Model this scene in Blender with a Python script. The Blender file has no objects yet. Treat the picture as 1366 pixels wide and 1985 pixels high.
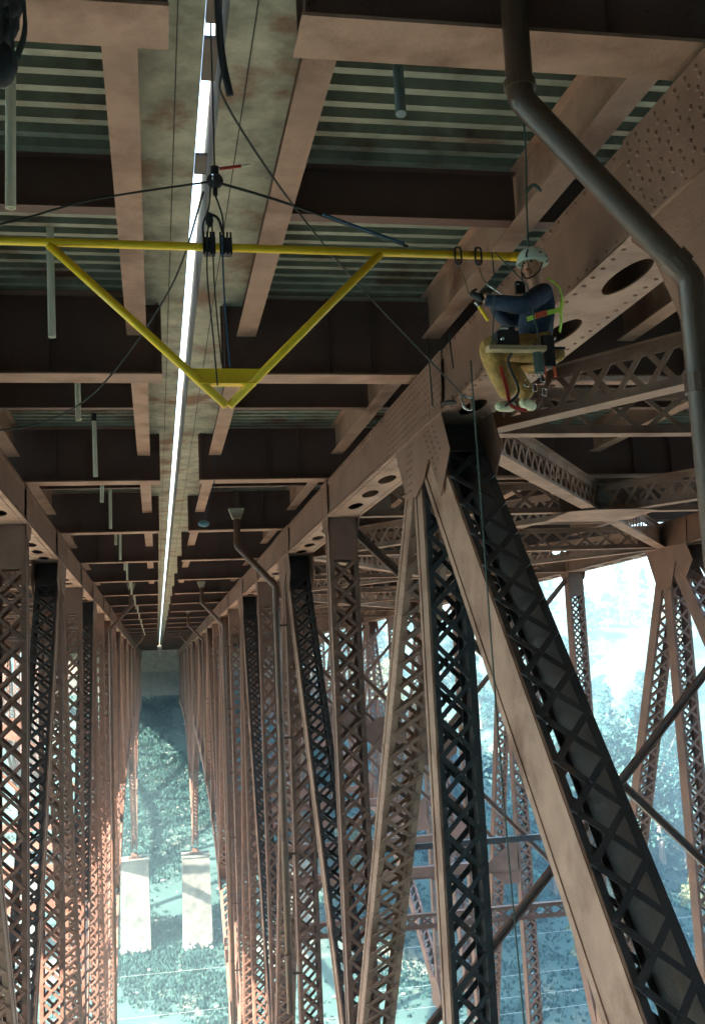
import bpy, math, random
from mathutils import Vector as V, Matrix, noise
random.seed(7)
rad = math.radians
scn = bpy.context.scene
COL = scn.collection

# ---------------------------------------------------------------- camera, sky, sun, exposure
def cam_setup():
    y, p, r = rad(10.74), rad(8.22), rad(-2.66)
    f = V((math.sin(y)*math.cos(p), math.cos(y)*math.cos(p), math.sin(p)))
    r0 = V((math.cos(y), -math.sin(y), 0)); u0 = r0.cross(f)
    rr = math.cos(r)*r0 + math.sin(r)*u0; uu = -math.sin(r)*r0 + math.cos(r)*u0
    cd = bpy.data.cameras.new('camera'); cd.sensor_fit = 'VERTICAL'; cd.sensor_height = 36
    cd.lens = 36*2050/1985; cd.clip_start = .05; cd.clip_end = 3000
    c = bpy.data.objects.new('camera', cd); COL.objects.link(c)
    m = Matrix((rr, uu, -f)).transposed().to_4x4(); c.matrix_world = m
    scn.camera = c
cam_setup()
SUN = V((-.72, -.34, .60)).normalized()
sun_el = math.asin(SUN.z); sun_az = math.atan2(SUN.x, SUN.y)
w = bpy.data.worlds.new('World'); scn.world = w; w.use_nodes = True
nt = w.node_tree; nt.nodes.clear()
sky = nt.nodes.new('ShaderNodeTexSky'); sky.sky_type = 'NISHITA'; sky.sun_disc = False
sky.sun_elevation = sun_el; sky.sun_rotation = sun_az; sky.air_density = 1.0; sky.dust_density = 2.0
bg = nt.nodes.new('ShaderNodeBackground'); bg.inputs[1].default_value = .15
wo = nt.nodes.new('ShaderNodeOutputWorld')
nt.links.new(sky.outputs[0], bg.inputs[0]); nt.links.new(bg.outputs[0], wo.inputs[0])
sd = bpy.data.lights.new('sun', 'SUN'); sd.energy = 4.5; sd.angle = rad(.5); sd.color = (1, .93, .82)
so = bpy.data.objects.new('sun', sd); COL.objects.link(so); so.rotation_euler = SUN.to_track_quat('Z', 'Y').to_euler()
scn.view_settings.view_transform = 'Standard'; scn.view_settings.look = 'None'
scn.view_settings.exposure = 3.85; scn.view_settings.gamma = 1
scn.view_settings.use_curve_mapping = False
scn.cycles.max_bounces = 8; scn.cycles.diffuse_bounces = 5

# ---------------------------------------------------------------- materials
def mat(name, c1, c2=None, scale=3.0, rough=.6, metal=0.0, c3=None, s3=.6, t3=(.55, .7), bump=0.0, bscale=60, detail=6, rand=0.0, spec=.4):
    m = bpy.data.materials.new(name); m.use_nodes = True
    t = m.node_tree; b = t.nodes['Principled BSDF']
    b.inputs['Roughness'].default_value = rough; b.inputs['Metallic'].default_value = metal
    b.inputs['Specular IOR Level'].default_value = spec
    g = t.nodes.new('ShaderNodeNewGeometry')
    def nz(sc, det=detail):
        n = t.nodes.new('ShaderNodeTexNoise'); n.inputs['Scale'].default_value = sc
        n.inputs['Detail'].default_value = det; n.inputs['Roughness'].default_value = .62
        t.links.new(g.outputs['Position'], n.inputs['Vector']); return n
    def ramp(n, a, bb, lo=.3, hi=.7):
        r = t.nodes.new('ShaderNodeValToRGB'); r.color_ramp.elements[0].position = lo; r.color_ramp.elements[1].position = hi
        r.color_ramp.elements[0].color = a; r.color_ramp.elements[1].color = bb
        t.links.new(n.outputs['Fac'], r.inputs[0]); return r
    c2 = c2 or tuple(x*.75 for x in c1)
    out = ramp(nz(scale), (*c2, 1), (*c1, 1)).outputs[0]
    if c3:
        k = ramp(nz(s3), (0, 0, 0, 1), (1, 1, 1, 1), *t3)
        mx = t.nodes.new('ShaderNodeMix'); mx.data_type = 'RGBA'
        t.links.new(k.outputs[0], mx.inputs[0]); t.links.new(out, mx.inputs[6]); mx.inputs[7].default_value = (*c3, 1)
        out = mx.outputs[2]
    if rand:
        oi = t.nodes.new('ShaderNodeObjectInfo'); mr = t.nodes.new('ShaderNodeMapRange')
        mr.inputs[3].default_value = 1-rand; mr.inputs[4].default_value = 1+rand
        t.links.new(oi.outputs['Random'], mr.inputs[0])
        h = t.nodes.new('ShaderNodeHueSaturation'); t.links.new(mr.outputs[0], h.inputs['Value']); t.links.new(out, h.inputs['Color'])
        out = h.outputs[0]
    t.links.new(out, b.inputs['Base Color'])
    if bump:
        bn = t.nodes.new('ShaderNodeBump'); bn.inputs['Strength'].default_value = bump; bn.inputs['Distance'].default_value = .02
        t.links.new(nz(bscale, 3).outputs['Fac'], bn.inputs['Height']); t.links.new(bn.outputs[0], b.inputs['Normal'])
    return m
M = {}
M['steel'] = mat('brown_bridge_paint', (.295, .155, .112), (.20, .098, .070), 2.6, .5, c3=(.15, .085, .06), s3=1.1, t3=(.48, .74), bump=.25, bscale=45, rand=.12)
M['steel2'] = mat('weathered_bridge_paint', (.40, .232, .162), (.285, .155, .108), 3.4, .55, c3=(.18, .08, .048), s3=1.5, t3=(.49, .68), bump=.25, bscale=45, rand=.08)
M['maroon'] = mat('maroon_with_shade', (.16, .075, .058), (.10, .046, .036), 2.0, .55, c3=(.07, .04, .035), s3=1.0, t3=(.5, .75), bump=.3, bscale=35, rand=.1)  # shade on beam and diaphragm webs put into a darker base colour
M['chord'] = mat('red_brown_chord_paint', (.28, .142, .096), (.195, .094, .063), 2.4, .5, c3=(.16, .08, .05), s3=1.0, t3=(.5, .72), bump=.3, bscale=35)
M['slate'] = mat('slate_with_shade', (.062, .052, .052), (.036, .034, .04), 3.0, .42, c3=(.12, .06, .04), s3=2.2, t3=(.56, .72), bump=.3, bscale=40)  # near-black of the lattice sides turned from the light, put into the colour
M['pipe'] = mat('brown_pipe_paint', (.15, .075, .05), (.11, .055, .036), 3, .3, c3=(.09, .06, .05), s3=2.5, t3=(.5, .7), bump=.1)
M['darkpipe'] = mat('dark_pipe_paint', (.10, .05, .03), (.06, .03, .019), 3, .3, c3=(.12, .07, .045), s3=3, t3=(.58, .7), bump=.15, spec=.5)
M['deckform'] = mat('galvanised_deck_sheet', (.33, .34, .27), (.18, .20, .16), 3.0, .45, .25, c3=(.13, .065, .04), s3=.9, t3=(.52, .64))
M['conc'] = mat('stained_concrete', (.50, .46, .35), (.20, .19, .15), 3.2, .85, c3=(.22, .12, .075), s3=1.3, t3=(.53, .64), bump=.6, bscale=25)
M['pier'] = mat('pale_concrete', (.25, .235, .195), (.13, .128, .11), 1.8, .9, c3=(.07, .07, .062), s3=.7, t3=(.5, .7), bump=.6, bscale=4)
M['yellow'] = mat('yellow_enamel', (.95, .62, .015), (.80, .50, .015), 9, .38, c3=(.22, .15, .05), s3=14, t3=(.66, .74), bump=.1)
M['pvc'] = mat('white_pvc', (.86, .82, .66), (.74, .70, .55), 6, .5)
M['pvc_grey'] = mat('grey_pvc', (.22, .27, .27), (.14, .18, .18), 6, .5)
M['black'] = mat('black_rubber', (.02, .02, .022), (.012, .012, .014), 8, .6)
M['rope'] = mat('dark_rope', (.05, .05, .045), (.025, .025, .02), 60, .8)
M['rope2'] = mat('green_rope', (.09, .12, .10), (.05, .07, .06), 60, .8)
M['bluerope'] = mat('blue_sling', (.05, .12, .20), (.03, .06, .10), 30, .7)
M['metal'] = mat('bright_steel', (.6, .6, .6), (.45, .45, .45), 30, .25, 1.0)
M['skin'] = mat('skin', (.55, .28, .18), (.48, .22, .14), 20, .5)
M['jacket'] = mat('navy_jacket', (.018, .035, .07), (.008, .018, .04), 14, .75, bump=.6, bscale=30)
M['trouser'] = mat('tan_canvas', (.50, .29, .08), (.22, .115, .035), 16, .85, bump=.9, bscale=22)
M['helmet'] = mat('white_helmet', (.72, .76, .66), (.6, .64, .55), 8, .35)
M['lime'] = mat('lime_hivis', (.55, .78, .06), (.40, .60, .05), 20, .6)
M['orange'] = mat('orange_fabric', (.75, .10, .03), (.55, .07, .03), 20, .6)
M['red'] = mat('red_webbing', (.50, .04, .02), (.36, .03, .02), 20, .7)
M['shoe'] = mat('pale_shoe', (.65, .63, .42), (.45, .43, .26), 30, .7)
M['wood'] = mat('pale_wood', (.50, .38, .22), (.36, .25, .14), 12, .6)
M['bag'] = mat('blue_grey_cloth', (.16, .28, .30), (.08, .16, .18), 20, .8)
M['ground'] = mat('hillside_ground', (.05, .10, .085), (.025, .058, .052), .35, .95, c3=(.20, .20, .15), s3=.12, t3=(.55, .66), bump=1.0, bscale=1.3, detail=12)
M['water'] = mat('river_water', (.05, .06, .04), (.03, .04, .03), .3, .3, c3=(.6, .62, .6), s3=.12, t3=(.63, .68), bump=.4, bscale=2)
M['gravel'] = mat('tan_bounce_gravel', (.46, .37, .25), (.33, .26, .17), .8, .95, bump=.6, bscale=3)
M['leafA'] = mat('dark_foliage', (.035, .115, .095), (.018, .065, .056), .8, .8, rand=.35)
M['leafB'] = mat('light_foliage', (.20, .20, .09), (.09, .12, .06), .8, .8, rand=.3)
M['bark'] = mat('pale_bark', (.34, .31, .26), (.20, .17, .14), 4, .9)
M['rock'] = mat('grey_rock', (.34, .33, .30), (.20, .20, .19), 1.5, .95, bump=.8, bscale=6)
M['wire'] = mat('bare_wire', (.55, .55, .52), (.5, .5, .48), 5, .4, .6)

# ---------------------------------------------------------------- mesh helpers
OFF = {}          # world origin used by the meshes under each parent
class MB:
    def __init__(s): s.v = []; s.f = []
    def add(s, vs, fs):
        k = len(s.v); s.v.extend(V(a) for a in vs); s.f.extend(tuple(i+k for i in q) for q in fs); return s
    def box(s, a, b):
        x0, y0, z0 = a; x1, y1, z1 = b
        return s.add([(x0, y0, z0), (x1, y0, z0), (x1, y1, z0), (x0, y1, z0), (x0, y0, z1), (x1, y0, z1), (x1, y1, z1), (x0, y1, z1)],
                     [(0, 3, 2, 1), (4, 5, 6, 7), (0, 1, 5, 4), (1, 2, 6, 5), (2, 3, 7, 6), (3, 0, 4, 7)])
    def beam(s, p, q, w, h, up=(0, 0, 1)):
        """rectangular bar from p to q, w wide sideways, h along up"""
        p = V(p); q = V(q); d = (q-p).normalized(); up = V(up); sd = d.cross(up).normalized(); u = sd.cross(d).normalized()
        a = sd*w/2; b = u*h/2
        return s.add([p-a-b, p+a-b, p+a+b, p-a+b, q-a-b, q+a-b, q+a+b, q-a+b],
                     [(0, 3, 2, 1), (4, 5, 6, 7), (0, 1, 5, 4), (1, 2, 6, 5), (2, 3, 7, 6), (3, 0, 4, 7)])
    def tube(s, pts, r, n=10, caps=True):
        pts = [V(p) for p in pts]; k = len(s.v); rr = r if isinstance(r, (list, tuple)) else [r]*len(pts)
        ref = None
        for i, p in enumerate(pts):
            if i == 0: d = pts[1]-p
            elif i == len(pts)-1: d = p-pts[i-1]
            else: d = (pts[i+1]-p).normalized()+(p-pts[i-1]).normalized()
            d.normalize()
            if ref is None: ref = V((0, 0, 1)) if abs(d.z) < .9 else V((1, 0, 0))
            a = d.cross(ref).normalized(); b = d.cross(a).normalized(); ref = b.cross(d)*-1 if False else ref
            c = 1.0
            if 0 < i < len(pts)-1:
                c = 1/max(.5, math.cos((pts[i+1]-p).angle(p-pts[i-1])/2))
            for j in range(n):
                t = 2*math.pi*j/n; s.v.append(p+(a*math.cos(t)+b*math.sin(t))*rr[i])
        for i in range(len(pts)-1):
            for j in range(n):
                a0 = k+i*n+j; a1 = k+i*n+(j+1) % n; s.f.append((a0, a1, a1+n, a0+n))
        if caps:
            s.f.append(tuple(k+j for j in range(n))[::-1]); s.f.append(tuple(k+(len(pts)-1)*n+j for j in range(n)))
        return s
    def rivet(s, p, nrm, r=.017):
        p = V(p); nrm = V(nrm).normalized(); a = nrm.orthogonal().normalized(); b = nrm.cross(a)
        vs = []
        for rr, hh in ((r, 0), (r*.72, r*.55)):
            for j in range(6): t = j*math.pi/3; vs.append(p+(a*math.cos(t)+b*math.sin(t))*rr+nrm*hh)
        vs.append(p+nrm*r*.75)
        fs = [(j, (j+1) % 6, 6+(j+1) % 6, 6+j) for j in range(6)]+[(6+j, 6+(j+1) % 6, 12) for j in range(6)]
        return s.add(vs, fs)
    def prism(s, poly, ax, a, b):
        """poly in the plane normal to axis ax, extruded from a to b"""
        def P(u, v, t): return {'X': (t, u, v), 'Y': (u, t, v), 'Z': (u, v, t)}[ax]
        n = len(poly); vs = [P(u, v, a) for u, v in poly]+[P(u, v, b) for u, v in poly]
        fs = [tuple(range(n))[::-1], tuple(range(n, 2*n))]+[(i, (i+1) % n, n+(i+1) % n, n+i) for i in range(n)]
        return s.add(vs, fs)
    def ball(s, c, r, n=12, m=8, sc=(1, 1, 1)):
        k = len(s.v); c = V(c)
        for i in range(m+1):
            th = math.pi*i/m
            for j in range(n):
                ph = 2*math.pi*j/n
                s.v.append(c+V((r*sc[0]*math.sin(th)*math.cos(ph), r*sc[1]*math.sin(th)*math.sin(ph), r*sc[2]*math.cos(th))))
        for i in range(m):
            for j in range(n):
                s.f.append((k+i*n+j, k+i*n+(j+1) % n, k+(i+1)*n+(j+1) % n, k+(i+1)*n+j))
        return s
    def mesh(s, name, m, off=V((0, 0, 0)), smooth=False):
        me = bpy.data.meshes.new(name); me.from_pydata([v-off for v in s.v], [], s.f); me.materials.append(M[m] if isinstance(m, str) else m)
        if smooth: me.polygons.foreach_set('use_smooth', [True]*len(me.polygons))
        me.update(); return me
    def build(s, name, m, parent=None, stuff=False, smooth=False, label=None):
        off = OFF[parent.name] if parent else V((0, 0, 0))
        o = bpy.data.objects.new(name, s.mesh(name, m, off, smooth)); COL.objects.link(o)
        if parent: o.parent = parent; OFF[o.name] = off
        if stuff: o['kind'] = 'stuff'
        if label: o['label'] = label
        return o
def put(name, me, parent, mw):
    """a piece that shares its mesh, placed by a world matrix"""
    o = bpy.data.objects.new(name, me); COL.objects.link(o); o.parent = parent
    o.matrix_local = Matrix.Translation(-OFF[parent.name]) @ mw
    OFF[o.name] = OFF[parent.name]; return o
def tag(o, label, cat, group=None):
    o['label'] = label; o['category'] = cat
    if group: o['group'] = group
    return o
def thing(name, label, cat, loc, group=None):
    o = bpy.data.objects.new(name, None); COL.objects.link(o); o.location = loc; o.empty_display_size = .2
    OFF[o.name] = V(loc); return tag(o, label, cat, group)
def solo(mb, name, m, loc, label, cat, group=None, smooth=False):
    o = bpy.data.objects.new(name, mb.mesh(name, m, V(loc), smooth)); COL.objects.link(o); o.location = loc
    OFF[o.name] = V(loc); return tag(o, label, cat, group)
def struct(mb, name, m, smooth=False):
    o = bpy.data.objects.new(name, mb.mesh(name, m, V((0, 0, 0)), smooth)); COL.objects.link(o); o['kind'] = 'structure'; return o

# ---------------------------------------------------------------- bridge geometry
AX = .43                                   # middle line between the two decks
YJ = lambda n: 4.8+6.25*n                  # panel points
NL = 23
LP = [(-60, -6), (-8, -4.4), (4.8, -4.6), (17.3, -7.0), (29.8, -11.5), (42.3, -18), (48.55, -15), (54.8, -10.3), (61.05, -8), (67.3, -6.6), (73.55, -5.6), (79.8, -4.9), (86.05, -4.3), (92.3, -8.2), (98.55, -15), (104.8, -9.5), (111.05, -6.5), (117.3, -5), (130, -4), (170, -3.4)]
def LZ(y):
    for (a, za), (b, zb) in zip(LP, LP[1:]):
        if a <= y <= b: return za+(zb-za)*(y-a)/(b-a)
    return -4
def ground(x, y):
    if y > 149: z = -2.8+(y-149)*.02+7*(1-math.exp(-(y-149)/60))
    elif y > 90: z = -2.8-(149-y)*.404
    else: z = -26.64-7*(1-math.exp(-(90-y)/14))
    side = abs(x-AX)
    k = min(1, max(0, (side-6)/25))
    z += k*(noise.noise(V((x*.025, y*.025, 1.3)))*7+noise.noise(V((x*.08, y*.08, 4)))*2.4)
    z += noise.noise(V((x*.3, y*.3, 9)))*.5*(.3+k)
    if x > 20: z += min(14, (x-20)*.04)*min(1, max(0, (y-95)/60))
    if x < -15: z += min(30, (-15-x)*.25)*min(1, max(0, (y-20)/60))
    if y < -3: z += min(75, (-3-y)*2.2)  # unseen steep bank added behind the camera to block light from there
    return z

# hillside as one sheet out to the horizon
def axis_vals(lo, hi, fine_lo, fine_hi, step, grow=1.18):
    a = []; x = fine_lo
    while x <= fine_hi: a.append(x); x += step
    s = step; x = fine_hi
    while x < hi: s *= grow; x += s; a.append(x)
    s = step; x = fine_lo; b = []
    while x > lo: s *= grow; x -= s; b.append(x)
    return b[::-1]+a
xs = axis_vals(-1500, 1500, -50, 70, 1.3); ys = axis_vals(-1200, 1800, 70, 165, 1.3, 1.06)
g = MB(); g.v = [V((x, y, ground(x, y))) for y in ys for x in xs]; nx = len(xs)
g.f = [(j*nx+i, j*nx+i+1, (j+1)*nx+i+1, (j+1)*nx+i) for j in range(len(ys)-1) for i in range(nx-1)]
struct(g, 'hillside_ground', 'ground', True)
rv = MB(); N = 40
rv.add([(-300+i*600/N, 66+3*math.sin(i*.5), -32.3) for i in range(N+1)]+[(-300+i*600/N, -16, -32.3) for i in range(N+1)],
       [(i, i+1, N+2+i, N+1+i) for i in range(N)])
struct(rv, 'river_water', 'water')  # unseen; dark water extended under the camera to cut light from below
gb = MB(); gb.add([(-300+i*600/N, 67+2*math.sin(i*.7), -32.2) for i in range(N+1)]+[(-300+i*600/N, 31+3*math.sin(i*.9), -32.2) for i in range(N+1)], [(i, i+1, N+2+i, N+1+i) for i in range(N)])
struct(gb, 'bounce_gravel', 'gravel')  # unseen tan sheet added to bounce warm light onto the undersides

# ---------------------------------------------------------------- trusses
WB = .46                                    # width of the box members
BAR = {}
def bar_mesh(L, mt='steel'):
    k = round(L, 2); K = (k, mt)
    if K not in BAR:
        BAR[K] = MB().box((-k/2, -.026, -.006), (k/2, .026, .006)).mesh('lacing_bar', mt)
    return BAR[K]
count = {}
def member(T, name, x0, p0, p1, wd, detail=0, tie=.7, rivw=False, label=None, mt='steel', pitch=.36, shaded=False):
    """box member of two channels laced on both open sides; p0, p1 are (Y,Z) ends of its axis"""
    x1 = x0+WB; a = V((0, p0[0], p0[1])); b = V((0, p1[0], p1[1])); L = (b-a).length; d = (b-a)/L
    n = d.cross(V((1, 0, 0))).normalized()            # in-plane normal
    if n.y > 0: n = -n                                # n points to the camera side
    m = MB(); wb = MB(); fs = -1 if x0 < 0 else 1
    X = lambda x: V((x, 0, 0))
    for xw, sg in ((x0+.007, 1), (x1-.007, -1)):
        (wb if shaded and sg*fs > 0 else m).beam(a+X(xw), b+X(xw), .014, wd-.002, n)
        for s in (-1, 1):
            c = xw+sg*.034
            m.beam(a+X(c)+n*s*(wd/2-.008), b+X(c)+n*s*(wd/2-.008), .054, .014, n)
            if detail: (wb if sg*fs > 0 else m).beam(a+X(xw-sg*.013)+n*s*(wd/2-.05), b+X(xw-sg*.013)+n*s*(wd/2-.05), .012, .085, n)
    if not shaded: k0 = len(m.v); m.v.extend(wb.v); m.f.extend(tuple(i+k0 for i in q) for q in wb.f)
    if shaded:  # shade painted in: dark flanges, lacing and tie plates, tan inner web
        o = wb.build(name, 'steel2', T, label='tan faced with lacing coloured dark for shade'); mt = 'slate'; m.build('flange_angle', mt, o, stuff=True)
    else: o = m.build(name, mt, T, label=label)
    tp = MB()
    for t0, t1 in ((.0, tie), (L-tie, L)):
        for s in (-1, 1):
            q = n*s*(wd/2+.005); cx = X((x0+x1)/2)
            tp.beam(a+d*t0+cx+q, a+d*t1+cx+q, WB-.03, .010, n)
            if detail: tp.build('tie_plate', mt, o); tp = MB()
    if tp.v: tp.build('tie_plate', mt, o, stuff=True)
    k = max(1, int((L-2*tie-.1)/pitch)); st = (L-2*tie)/k; xi, xo = x0+.04, x1-.04
    lace = MB(); rv = MB(); first = True
    for s in (-1, 1):
        for i in range(k):
            u0 = tie+i*st; q = n*s*(wd/2+.009)
            for fl in (0, 1):
                e0 = a+d*u0+X(xo if fl else xi)+q; e1 = a+d*(u0+st)+X(xi if fl else xo)+q
                off = n*s*(.013*fl)
                if detail == 2 and s == 1:
                    c = (e0+e1)/2+off; ax = (e1-e0); ln = ax.length+.05; ax.normalize(); ay = n.cross(ax)
                    mw = Matrix((ax, ay, n)).transposed().to_4x4(); mw.translation = c
                    put('lacing_bar', bar_mesh(ln, 'slate' if shaded else 'steel'), o, mw)
                else:
                    ax = (e1-e0).normalized()*.02; lace.beam(e0+off-ax, e1+off+ax, .058, .011, n)
            if detail and s == 1:
                for xx in (xi, xo): rv.rivet(a+d*u0+X(xx)+q+n*.012, n, .013)
                rv.rivet(a+d*(u0+st/2)+X((x0+x1)/2)+q+n*.02, n, .013)
    if lace.v: lace.build('lacing', mt, o, stuff=True)
    if rivw:
        t = .1
        while t < L-.1:
            for s in (-1, 1): rv.rivet(a+d*t+X(x0-.014)+n*s*(wd/2-.05), (-1, 0, 0), .012)
            t += .11
    if rv.v: rv.build('rivets', mt, o, stuff=True)
    return o

def plate_with_holes(m, x0, x1, y0, y1, z, holes, t=.012):
    """horizontal plate with oval holes"""
    edges = []; ys_ = [y0]+[(holes[i]+holes[i+1])/2 for i in range(len(holes)-1)]+[y1] if holes else [y0, y1]
    if not holes: return m.box((x0, y0, z-t), (x1, y1, z))
    cx = (x0+x1)/2; N = 20
    for hy, a, b in zip(holes, ys_, ys_[1:]):
        ov = []; rc = []
        for i in range(N):
            th = 2*math.pi*(i+.5)/N; c, s = math.cos(th), math.sin(th)
            ov.append((cx+.105*c, hy+.33*s))
            kx = (x1-x0)/2/abs(c) if abs(c) > 1e-6 else 1e9
            hh = (b-hy) if s > 0 else (hy-a); ky = hh/abs(s) if abs(s) > 1e-6 else 1e9
            k = min(kx, ky); rc.append((cx+c*k, hy+s*k))
        # corners kept square
        vs = []
        for zz in (z-t, z):
            vs += [(p[0], p[1], zz) for p in ov]+[(p[0], p[1], zz) for p in rc]
        fs = []
        for i in range(N):
            j = (i+1) % N
            fs.append((i, j, N+j, N+i)); fs.append((2*N+i, 3*N+i, 3*N+j, 2*N+j)); fs.append((i, 2*N+i, 2*N+j, j))
        m.add(vs, fs)
        # corner fill triangles
        for zz in (z-t, z):
            for X_, Y_ in ((x0, a), (x1, a), (x0, b), (x1, b)):
                cand = sorted(range(N), key=lambda i: (rc[i][0]-X_)**2+(rc[i][1]-Y_)**2)
                on_x = [i for i in cand if abs(rc[i][0]-X_) < 1e-6][:1]; on_y = [i for i in cand if abs(rc[i][1]-Y_) < 1e-6][:1]
                if on_x and on_y and on_x != on_y:
                    m.add([(rc[on_x[0]][0], rc[on_x[0]][1], zz), (rc[on_y[0]][0], rc[on_y[0]][1], zz), (X_, Y_, zz)], [(0, 1, 2)])
    return m

def truss(x0, inner, label, n0, near, gz=1.8):
    """x0: left face of the box; inner: +1 when the visible inner face is the left one"""
    T = thing('bridge_truss', label, 'bridge truss', (x0+WB/2, YJ(n0), 0), 'steel trusses carrying the twin decks')
    x1 = x0+WB; y0, y1 = YJ(n0)-3, 148.6
    ch = MB()
    for xw in (x0, x1-.014): ch.box((xw, y0, 2.45), (xw+.014, y1, 3.04))
    ch.box((x0+.016, y0, 3.042), (x1-.016, y1, 3.056))
    for xw, s in ((x0, -1), (x1, 1)):          # edge angles
        for z in (2.452, 2.95): ch.box((min(xw, xw+s*.012), y0, z), (max(xw, xw+s*.012), y1, z+.088))
        ch.box((min(xw+s*.0125, xw+s*.05), y0, 2.440), (max(xw+s*.0125, xw+s*.05), y1, 2.4515))
    C = ch.build('top_chord', 'chord', T)
    pp = MB(); xa, xb = x0-.05, x1+.05
    n = n0
    prev = y0
    while YJ(n) < 147:
        j = YJ(n); nxt = YJ(n+1)
        if n == n0: plate_with_holes(pp, xa, xb, y0, j-.8, 2.438, [])
        hs = [j+.8+.585+1.16*k for k in range(4)]
        pp.box((xa, j-.8, 2.426), (xb, j+.8, 2.438))
        plate_with_holes(pp, xa, xb, j+.8, nxt-.8, 2.438, hs if j < 75 else [])
        n += 1
    pp.build('perforated_plate', 'steel2', C)
    if near:                                  # rivet rows on the chord
        rv = MB(); xf = x0-.012 if inner > 0 else x1+.012; nn = (-inner, 0, 0)
        y = y0
        while y < 34:
            rv.rivet((xf, y, 3.0), nn, .019); rv.rivet((xf, y+.06, 2.49), nn, .019)
            if y < 22:
                for xx in (xa+.05, x1-.02): rv.rivet((xx, y, 2.426), (0, 0, -1), .018)
            y += .155
        rv.build('rivets', 'chord', C, stuff=True)
    # lower chord
    lc = MB(); lace = MB(); n = n0
    while YJ(n) < 147:
        a = (YJ(n), LZ(YJ(n))); b = (YJ(n+1), LZ(YJ(n+1)))
        for xx in (x0, x1-.014): lc.beam((xx, a[0], a[1]), (xx, b[0], b[1]), .014, .5)
        A = V((0, *a)); B = V((0, *b)); L = (B-A).length; d = (B-A)/L; q = d.cross(V((1, 0, 0)))
        for s in (-1, 1):
            for xx in (x0+.05, x1-.05): lc.beam(A+V((xx, 0, 0))+q*s*.256, B+V((xx, 0, 0))+q*s*.256, .1, .012, q)
            k = max(1, int(L/.45))
            for i in range(k):
                u = A+d*(L*i/k); w_ = A+d*(L*(i+1)/k)
                lace.beam(u+V((x0+.03, 0, 0))+q*s*.268, w_+V((x1-.03, 0, 0))+q*s*.268, .07, .012, q)
        n += 1
    Lc = lc.build('lower_chord', 'steel', T); lace.build('lacing', 'steel', Lc, stuff=True)
    n = n0
    while YJ(n) < 147:
        j = YJ(n); zb = LZ(j)
        dt = 1 if (near and n <= 5) else 0
        d2 = 2 if (near and ((inner > 0 and n in (1, 2)) or (inner < 0 and n == 2))) else dt
        member(T, 'post', x0, (j, 2.42), (j, zb+.25), .37, d2, shaded=(near and inner > 0 and n == 1))
        if n % 2:
            if n > n0:
                L0 = member(T, 'diagonal', x0, (j-.22, 2.44), (YJ(n-1), LZ(YJ(n-1))+.2), .62 if n == 1 else .42, d2 if n == 1 else (2 if near and inner > 0 and n == 3 else dt), tie=.75, pitch=.40 if n == 1 else .36, shaded=(near and n in (1, 3, 5)))
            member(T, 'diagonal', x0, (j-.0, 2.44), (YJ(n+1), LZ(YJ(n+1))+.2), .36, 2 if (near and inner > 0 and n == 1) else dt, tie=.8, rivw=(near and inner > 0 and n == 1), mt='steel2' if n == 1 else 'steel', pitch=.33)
        # gusset plates on both faces, proud of the webs
        gm = MB()
        if n % 2: poly = [(-1.3, 3.034), (1.3, 3.034), (1.05, 2.55), (.86, 2.42), (.40, gz), (-.02, gz-.02), (-.3, gz+.07), (-.62, 2.08), (-1.02, 1.62), (-1.42, 2.02), (-1.2, 2.40)]
        elif n == 0 and near: poly = [(-1.3, 3.034), (.75, 3.034), (.75, 2.40), (.5, 2.2), (.185, 1.6), (-.185, 1.6), (-1.3, 2.40)]
        else: poly = [(-.32, 3.034), (.32, 3.034), (.32, 2.40), (.185, 2.2), (-.185, 2.2), (-.32, 2.40)]
        poly = [(j+a, b) for a, b in poly]
        gi, go = ((x0-.036, x0-.027), (x1+.027, x1+.036))[::inner]
        G = gm.prism(poly, 'X', *gi).build('gusset_plate', 'chord', T); MB().prism(poly, 'X', *go).build('gusset_plate', 'chord', T)
        if near and n <= 4:
            rv = MB(); xf = x0-.036 if inner > 0 else x1+.036; nn = (-inner, 0, 0)
            if n % 2:
                for i in range(22):
                    for k in range(7):
                        if 5 < i < 9 and k % 2: continue
                        rv.rivet((xf, j-1.2+i*.113, 2.53+k*.075), nn, .015)
                for k in range(9):
                    for dx in (-.11, .0, .11):
                        t = .06+k*.08
                        yy, zz = j+.12+t*.35+dx, 2.42-t*1.0
                        if zz > gz+.03: rv.rivet((xf, yy, zz), nn, .014)
                    yy, zz = j-.62-k*.06, 2.42-k*.07
                    for dx in (-.12, 0, .12):
                        if k < 7: rv.rivet((xf, yy+dx*.9, zz-dx*.7), nn, .014)
            elif n == 0:
                for k in range(10):
                    for q in range(17):
                        if (q*3+k) % 7 != 2: rv.rivet((xf, j-1.22+q*.118+.03*(k % 2), 2.46+k*.058), nn, .019)
            else:
                for k in range(10):
                    for dx in (-.26, -.16, .16, .26): rv.rivet((xf, j+dx, 2.46+k*.058), nn, .014)
            rv.build('rivets', 'chord', G, stuff=True)
        gl = MB(); gl.prism([(j-.8, zb+.35), (j-.35, zb+.95), (j+.35, zb+.95), (j+.8, zb+.35), (j+.8, zb-.3), (j-.8, zb-.3)], 'X', x0-.036, x0-.027)
        gl.build('gusset_plate', 'steel', T)
        n += 1
    return T
XR, XR2 = 2.84, 12.02
XL, XL2 = 2*AX-XR-WB, 2*AX-XR2-WB
TR = truss(XR, 1, 'nearest riveted steel truss running away on the right side of the gap, behind the worker', -2, True)
TL = truss(XL, -1, 'riveted steel truss along the left edge of the picture, receding to the abutment', 0, True)
TR2 = truss(XR2, 1, 'outer steel truss at far right with its plain tan gusset in front of white sky', -1, False, gz=1.45)
TL2 = truss(XL2, -1, 'outer steel truss hidden behind the left truss, seen in slivers through its lattice', 3, False)

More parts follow.
